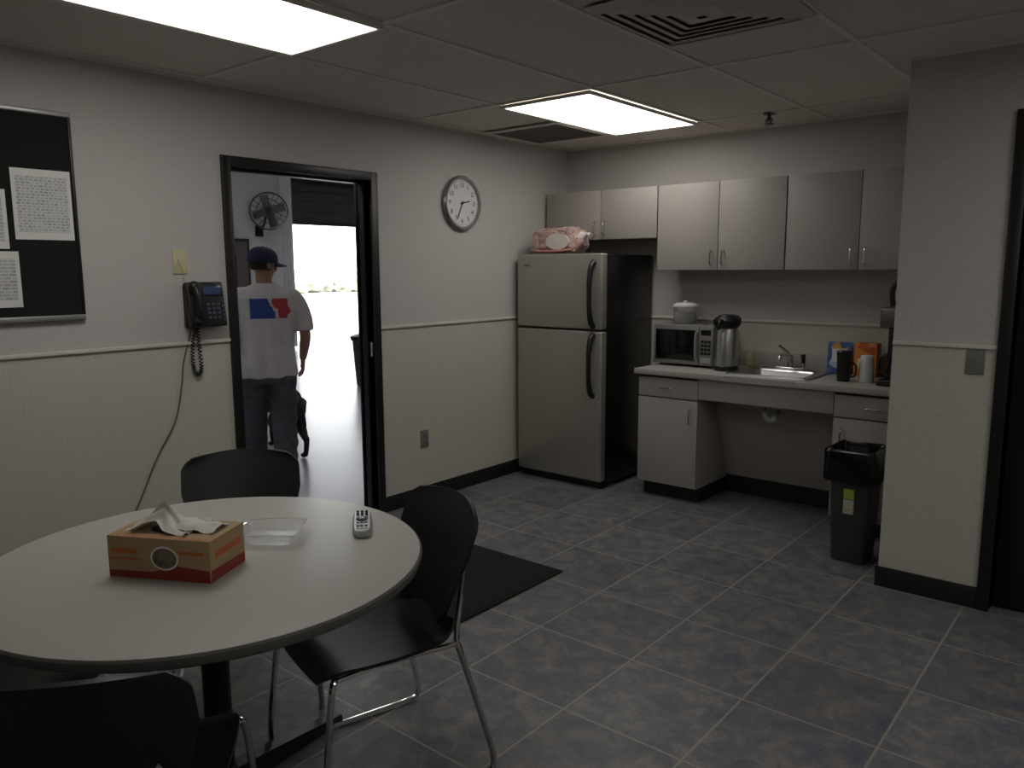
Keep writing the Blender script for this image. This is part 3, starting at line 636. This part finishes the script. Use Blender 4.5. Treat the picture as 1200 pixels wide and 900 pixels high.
# bay bin
b=B('garbage_bin'); GB=M('bin_gray',c(60,62,66),.5)
q=(-4.38,6.80,0.0005); b.lathe([(.19,0),(.2,.01),(.24,.6),(.255,.605),(.255,.63),(.235,.63),(.19,.05)],q,GB,n=36); b.lathe([(.262,.615),(.265,.66),(.2,.68),(.03,.69)],q,DARKM,n=36)
for s in (-1,1): b.box((q[0]-.04,q[1]+s*.25-.02,.5),(q[0]+.04,q[1]+s*.25+.02,.55),GB,.008)
b.done()
# unseen fill lights added to brighten the bay
LB=M('bay_fill_emitter',(1,1,1,1),.5,emis=18)
for (x,y) in ((-2.5,5.2),(-6.0,7.5),(-5.5,3.0),(-2.2,1.0)):
    b=B('bay_fill_light'); b.box((x-.6,y-.15,3.70),(x+.6,y+.15,3.7995),WHITEP,.01); b.box((x-.57,y-.12,3.69),(x+.57,y+.12,3.70),LB); b.done()
# exterior
EG=M('concrete_sunlit',c(208,206,201),.8,var=.04,vscale=1.5); GR=M('grass',c(172,175,160),.9,var=.10,vscale=6); LEAF=M('hedge_leaves',c(158,166,146),.8,var=.3,vscale=9,bump=1,bscale=14)
b=B('ground_outside'); b.box((-70,-20,-.12),(bx-.2,60,-.02),EG); b.done()
b=B('grass_verge'); b.box((-39,0,-.02),(-30,60,.0),GR); b.done()
b=B('hedge')
for k in range(26):
    yy=10+k*1.6; t=bmesh.new(); bmesh.ops.create_icosphere(t,subdivisions=4,radius=1)
    for v in t.verts:
        p=v.co.copy(); v.co=p*(1+.35*noise.noise(p*2+V((k*3,0,0)))+.18*noise.noise(p*7+V((k,4,0)))); v.co.x*=1.1; v.co.z*=.6+.3*((k*37)%7)/7
        v.co.z=max(v.co.z,-.5)
    b.merge(t,LEAF,Matrix.Translation((-42+((k*13)%5)*.3,yy,.49)))
b.done()
# ============================================================ MAN
SK=M('skin',c(152,114,95),.5,var=.05); HAIR=M('hair_dark',c(40,30,25),.8,var=.3,vscale=90)
DEN=M('denim',c(76,78,86),.85,var=.25,vscale=22,bump=.3,bscale=60); NAVY=M('cap_navy',c(30,36,68),.8,bump=.2,bscale=200); SHOE=M('shoe_dark',c(40,38,38),.6)
def shirt_mat():
    m,nt,p=new_mat('white_tshirt_print'); N=nt.nodes; L=nt.links
    tc=N.new('ShaderNodeTexCoord'); s=N.new('ShaderNodeSeparateXYZ'); L.new(tc.outputs['Object'],s.inputs[0])
    ns=N.new('ShaderNodeTexNoise'); ns.inputs['Scale'].default_value=14; L.new(tc.outputs['Object'],ns.inputs['Vector'])
    def math_(op,a,bv):
        n=N.new('ShaderNodeMath'); n.operation=op
        for i,q in enumerate((a,bv)):
            if q is None: continue
            if isinstance(q,(int,float)): n.inputs[i].default_value=q
            else: L.new(q,n.inputs[i])
        return n.outputs[0]
    off=math_('MULTIPLY',math_('SUBTRACT',ns.outputs['Fac'],.5),.09)
    xj=math_('ADD',s.outputs['X'],off); zj=s.outputs['Z']
    inz=math_('MULTIPLY',math_('GREATER_THAN',zj,1.18),math_('LESS_THAN',zj,1.325))
    inx=math_('MULTIPLY',math_('GREATER_THAN',s.outputs['X'],-.115),math_('LESS_THAN',xj,.15))
    back=math_('LESS_THAN',s.outputs['Y'],-.02)
    reg=math_('MULTIPLY',math_('MULTIPLY',inz,inx),back)
    wz=math_('ADD',zj,off)
    line=math_('ABSOLUTE',math_('SUBTRACT',math_('SUBTRACT',xj,.045),math_('MULTIPLY',math_('SUBTRACT',wz,1.25),-.45)),None)
    notwhite=math_('GREATER_THAN',line,.013)
    reg=math_('MULTIPLY',reg,notwhite)
    isred=math_('GREATER_THAN',math_('SUBTRACT',xj,math_('MULTIPLY',math_('SUBTRACT',wz,1.25),-.45)),.045)
    m1=N.new('ShaderNodeMix'); m1.data_type='RGBA'; m1.inputs[6].default_value=c(52,78,150); m1.inputs[7].default_value=c(180,62,72); L.new(isred,m1.inputs[0])
    m2=N.new('ShaderNodeMix'); m2.data_type='RGBA'; m2.inputs[6].default_value=c(200,195,196); L.new(m1.outputs[2],m2.inputs[7]); L.new(reg,m2.inputs[0])
    L.new(m2.outputs[2],p.inputs['Base Color']); p.inputs['Roughness'].default_value=.85
    n2=N.new('ShaderNodeTexNoise'); n2.inputs['Scale'].default_value=7; n2.inputs['Distortion'].default_value=1.2; L.new(tc.outputs['Object'],n2.inputs['Vector'])
    bp=N.new('ShaderNodeBump'); bp.inputs['Strength'].default_value=.5; bp.inputs['Distance'].default_value=.04; L.new(n2.outputs['Fac'],bp.inputs['Height']); L.new(bp.outputs['Normal'],p.inputs['Normal'])
    return m
TSH=shirt_mat()
man=empty('man',(-1.41,3.31,0.0005),math.radians(61))
def ell(z,rx,ry,cx=0,cy=0,n=32,tw=0):
    return [V((cx+rx*math.copysign(abs(math.cos(a))**.85,math.cos(a)),cy+ry*math.copysign(abs(math.sin(a))**.85,math.sin(a)),z)) for a in [2*math.pi*k/n for k in range(n)]]
b=B('tshirt')
b.loft([ell(.74,.204,.142,.0,.0),ell(.77,.210,.15),ell(.88,.204,.148),ell(1.0,.198,.138,0,.005),ell(1.12,.202,.135,0,.005),ell(1.24,.214,.132,0,0),ell(1.32,.21,.122,0,-.01),ell(1.37,.18,.105,0,-.01),ell(1.41,.115,.085,0,0),ell(1.435,.07,.068,0,.005)],TSH)
b.tube([(-.12,0,1.335),(-.19,0,1.315),(-.245,-.005,1.22),(-.275,-.01,1.12),(-.285,-.01,1.075)],[.075,.08,.075,.072,.074],TSH,n=20,sm=4)
b.tube([(.12,0,1.335),(.19,0,1.315),(.245,-.005,1.22),(.27,-.015,1.12),(.275,-.02,1.075)],[.075,.08,.075,.072,.074],TSH,n=20,sm=4)
ob=b.done(parent=man,loc=(0,0,0)); remesh(ob,.011,3)
for v in ob.data.vertices:
    p=v.co; k=max(0,(1.25-p.z)/.5); d=V((p.x,p.y,0)).normalized()
    v.co+=d*(.010*k*math.sin(math.atan2(p.y,p.x)*7+p.z*5)+.008*noise.noise(p*9))
b=B('jeans')
b.loft([ell(.93,.165,.115),ell(.86,.185,.13),ell(.78,.19,.135,0,-.005),ell(.70,.18,.125)],DEN)
b.tube([(-.09,0,.84),(-.10,.03,.72),(-.108,.07,.50),(-.112,.09,.30),(-.112,.10,.13),(-.11,.10,.055)],[.105,.108,.097,.09,.086,.09],DEN,n=22,sm=5)
b.tube([(.09,0,.84),(.095,-.015,.72),(.098,-.02,.50),(.095,-.08,.30),(.088,-.13,.14),(.085,-.14,.065)],[.105,.108,.097,.09,.085,.088],DEN,n=22,sm=5)
ob=b.done(parent=man,loc=(0,0,0)); remesh(ob,.010,3)
for v in ob.data.vertices:
    p=v.co; v.co+=V((p.x,p.y,0)).normalized()*(.014*noise.noise(V((p.x*8,p.y*8,p.z*16)))+.004*math.sin(p.z*70+p.x*20)*(1 if p.z<.5 else 0))
# body (skin): head, neck, arms, hands
b=B('body')
b.tube([(0,-.005,1.3),(0,0,1.40),(0,.01,1.47),(0,.015,1.52)],[.09,.062,.056,.058],SK,n=20,sm=4)
HM=Matrix.Translation((0,.015,1.575))@Matrix.Rotation(math.radians(-55),4,'Z')@Matrix.Rotation(math.radians(-6),4,'X')
b.sph((0,-.005,.015),.1,SK,(.77,.97,.92),mx=HM); b.sph((0,.03,-.045),.07,SK,(.80,.9,.85),mx=HM); b.sph((0,.06,-.085),.03,SK,(1.1,.8,.7),mx=HM)
b.tube([(0,.09,.02),(0,.105,-.01),(0,.118,-.03),(0,.1,-.04)],[.009,.011,.014,.012],SK,n=10,sm=3,mx=HM)
b.tube([(-.022,.085,-.062),(0,.093,-.06),(.022,.085,-.062)],.006,SK,n=8,sm=3,mx=HM)
for s in (-1,1):
    b.sph((s*.079,-.008,-.012),.03,SK,(.28,.65,1.05),mx=HM); b.sph((s*.03,.078,.025),.018,SK,(1.4,.5,.5),mx=HM)
def arm(s,el,wr,hd):
    b.tube([(s*.19,0,1.30),(s*.25,-.005,1.2),el,(V(el)+V(wr))*.5+V((s*.004,0,0)),wr],[.052,.05,.041,.038,.026],SK,n=16,sm=4)
    w=V(wr); d=V(hd).normalized(); side=V((0,1,0)); side=(side-d*side.dot(d)).normalized(); nrm=d.cross(side).normalized()
    rings=[]
    for tt,ww,th in ((-.01,.026,.022),(.02,.032,.018),(.05,.041,.016),(.08,.042,.014),(.095,.038,.011)):
        rings.append([w+d*tt+side*ww*math.cos(a)+nrm*th*math.sin(a) for a in [2*math.pi*k/16 for k in range(16)]])
    b.loft(rings,SK)
    for i,(o,L) in enumerate(((.031,.068),(.011,.076),(-.010,.070),(-.030,.056))):
        r0=w+d*.085+side*o
        inward=V((-s,0,0)); 
        b.tube([r0,r0+d*L*.45+inward*.006,r0+d*L*.75+inward*.018,r0+d*L*.92+inward*.032],[.0095,.009,.008,.007],SK,n=10,sm=3)
    t0=w+d*.025+side*.03
    b.tube([t0,t0+d*.025+side*.022,t0+d*.052+side*.028,t0+d*.075+side*.022+V((-s,0,0))*.01],[.014,.012,.010,.008],SK,n=10,sm=3)
arm(-1,(-.285,-.03,1.06),(-.275,.075,.86),(.05,.35,-1))
arm(1,(.275,-.03,1.06),(.262,.07,.86),(.0,.35,-1))
b.tube([(0,0,1.3),(0,0,1.1),(0,0,.92)],[.12,.12,.12],SK,n=16,sm=3)
b.tube([(-.08,0,.9),(-.10,.07,.50),(-.105,.10,.09)],[.08,.055,.04],SK,n=14,sm=4); b.tube([(.08,0,.9),(.09,-.02,.50),(.08,-.14,.10)],[.08,.055,.04],SK,n=14,sm=4)
ob=b.done(parent=man,loc=(0,0,0)); remesh(ob,.0055,2)
b=B('eyes')
EW=M('eye_white',c(225,222,215),.2); EB=M('eye_iris',c(60,40,25),.2)
for s in (-1,1): b.sph((s*.03,.083,.008),.011,EW,mx=HM,n=12); b.sph((s*.03,.0915,.008),.0045,EB,mx=HM,n=10)
b.done(parent=man,loc=(0,0,0))
b=B('hair')
def hr(u,v):
    a=math.radians(165+210*u); ph=math.radians(35-75*v); R=.103
    return V((R*.79*math.cos(a)*math.cos(ph),-.008+R*.99*math.sin(a)*math.cos(ph),.012+R*.95*math.sin(ph)))
b.surf(hr,30,14,HAIR,.006,mx=HM)
for s in (-1,1): b.surf(lambda u,v:V((s*(.083-.01*u),.005+.035*u,.045-.05*v*(1-.3*u))),6,6,HAIR,.004,mx=HM)
b.done(parent=man,loc=(0,0,0))
b=B('baseball_cap')
rings=[]
for k in range(11):
    if k==0: rr_=.121;zz=.002
    else:
        ph=math.radians(88*(k-1)/9); rr_=.122*math.cos(ph)**.75 if k<10 else .006; zz=.024+.098*math.sin(ph)
    rings.append([V((rr_*.82*math.cos(a),-.005+rr_*.97*math.sin(a),zz+(.018*max(0,math.sin(a)) if k==0 else 0))) for a in [2*math.pi*q/36 for q in range(36)]])
b.loft(rings,NAVY,mx=HM)
b.sph((0,-.005,.123),.008,NAVY,(1,1,.5),mx=HM,n=10)
def brim(u,v):
    a=math.radians(25+130*u); r=.1+.095*v*math.sin(math.pi*u)**.6
    return V((.9*r*math.cos(a),r*math.sin(a)*1.02-.005,.028-.022*v-.025*math.cos(a)**2*(.3+v)))
b.surf(brim,24,8,NAVY,.005,mx=HM)
b.done(parent=man,loc=(0,0,0))
b=B('shoes')
def shoe(x,y,z,pitch):
    S=Matrix.Translation((x,y,z))@Matrix.Rotation(pitch,4,'X')
    b.loft([[V((x_*1,y_,zz)) for x_,y_ in [( .045*math.cos(a)*(1 if math.sin(a)<0 else 1.1),.05+.14*math.sin(a)) for a in [2*math.pi*k/28 for k in range(28)]]] for zz in (0,.02)]+[[V((.042*math.cos(a)*1.05,.045+.13*math.sin(a),.045-.012*math.sin(a))) for a in [2*math.pi*k/28 for k in range(28)]],[V((.036*math.cos(a),.0+.055*math.sin(a),.09)) for a in [2*math.pi*k/28 for k in range(28)]]],SHOE,mx=S)
shoe(-.105,.09,0,0); shoe(.08,-.15,.035,math.radians(-14)); b.done(parent=man,loc=(0,0,0))
# ============================================================ DOG
dog=empty('dog',(-1.95,3.72,0.0005),math.radians(82))
FUR=M('dog_fur_black',c(28,26,26),.65,var=.4,vscale=40,bump=.5,bscale=90); NOSE=M('dog_nose',c(8,8,8),.3)
b=B('dog_body')
b.tube([(0,-.31,.47),(0,-.26,.48),(0,-.12,.475),(0,.05,.455),(0,.2,.45),(0,.3,.47)],[.06,.10,.088,.11,.13,.085],FUR,n=20,sm=4)
b.tube([(0,.26,.49),(0,.35,.58),(0,.42,.66)],[.095,.075,.06],FUR,n=16,sm=4)
b.sph((0,.45,.68),.075,FUR,(.85,1.05,.9)); b.tube([(0,.48,.675),(0,.55,.655),(0,.62,.645)],[.05,.037,.028],FUR,n=14,sm=3)
for s in (-1,1):
    b.tube([(s*.05,.43,.73),(s*.085,.42,.72),(s*.10,.43,.65),(s*.095,.44,.61)],[.018,.022,.024,.01],FUR,n=10,sm=3,flat=.5)
    fo=.05*s
    b.tube([(s*.07,.23,.45),(s*.085,.22,.34),(s*.08,.19+fo*.3,.27),(s*.08,.22+fo,.14),(s*.08,.22+fo,.05),(s*.08,.25+fo,.022)],[.07,.05,.036,.026,.022,.024],FUR,n=12,sm=4)
    b.sph((s*.08,.265+fo,.02),.026,FUR,(.9,1.4,.75))
    b.tube([(s*.06,-.24,.46),(s*.08,-.2,.36),(s*.085,-.17-fo,.29),(s*.08,-.27-fo,.18),(s*.08,-.30-fo,.155),(s*.08,-.285-fo,.06),(s*.08,-.26-fo,.022)],[.085,.075,.052,.03,.025,.021,.024],FUR,n=12,sm=4)
    b.sph((s*.08,-.24-fo,.02),.026,FUR,(.9,1.4,.75))
b.tube([(0,-.31,.51),(0,-.37,.50),(0,-.44,.43),(0,-.48,.35),(0,-.50,.29)],[.032,.026,.021,.016,.008],FUR,n=10,sm=4)
ob=b.done(parent=dog,loc=(0,0,0)); remesh(ob,.008,3)
b=B('nose'); b.sph((0,.645,.655),.014,NOSE,(1.1,.8,.8)); 
for s in (-1,1): b.sph((s*.035,.51,.705),.009,NOSE)
b.done(parent=dog,loc=(0,0,0))
# ============================================================ WORLD / SUN / CAMERA
w=bpy.data.worlds.new('World'); bpy.context.scene.world=w; w.use_nodes=True
bg=w.node_tree.nodes['Background']; sky=w.node_tree.nodes.new('ShaderNodeTexSky'); sky.sky_type='NISHITA'; sky.sun_disc=False; sky.sun_elevation=math.radians(50); sky.sun_rotation=math.radians(90)
hs=w.node_tree.nodes.new('ShaderNodeMix'); hs.data_type='RGBA'; hs.inputs[0].default_value=.85; hs.inputs[7].default_value=(6.1,6.1,6.1,1)
w.node_tree.links.new(sky.outputs[0],hs.inputs[6]); w.node_tree.links.new(hs.outputs[2],bg.inputs[0]); bg.inputs[1].default_value=.8
sd=bpy.data.lights.new('sun','SUN'); sd.energy=7; sd.angle=.01; so=bpy.data.objects.new('sun',sd); bpy.context.scene.collection.objects.link(so); so.location=(5,0,20); so.rotation_euler=V((-.7,.35,-1)).to_track_quat('-Z','Y').to_euler()
F_PX=920.0; psi=math.radians(39.7); th=math.atan(135/F_PX); rho=math.radians(.25)
h=V((-math.sin(psi),math.cos(psi),0)); R=V((math.cos(psi),math.sin(psi),0)); F=h*math.cos(th)-V((0,0,math.sin(th))); U=h*math.sin(th)+V((0,0,math.cos(th)))
R2=R*math.cos(rho)-U*math.sin(rho); U2=U*math.cos(rho)+R*math.sin(rho)
cd=bpy.data.cameras.new('camera'); cam=bpy.data.objects.new('camera',cd); bpy.context.scene.collection.objects.link(cam)
cd.sensor_fit='HORIZONTAL'; cd.sensor_width=36; cd.lens=F_PX/1200*36; cd.clip_start=.05; cd.clip_end=300
cam.matrix_world=Matrix(((R2.x,U2.x,-F.x,3.7),(R2.y,U2.y,-F.y,0),(R2.z,U2.z,-F.z,1.53),(0,0,0,1)))
sc=bpy.context.scene; sc.camera=cam
try: sc.view_settings.view_transform='Standard'
except Exception as e: print(e)
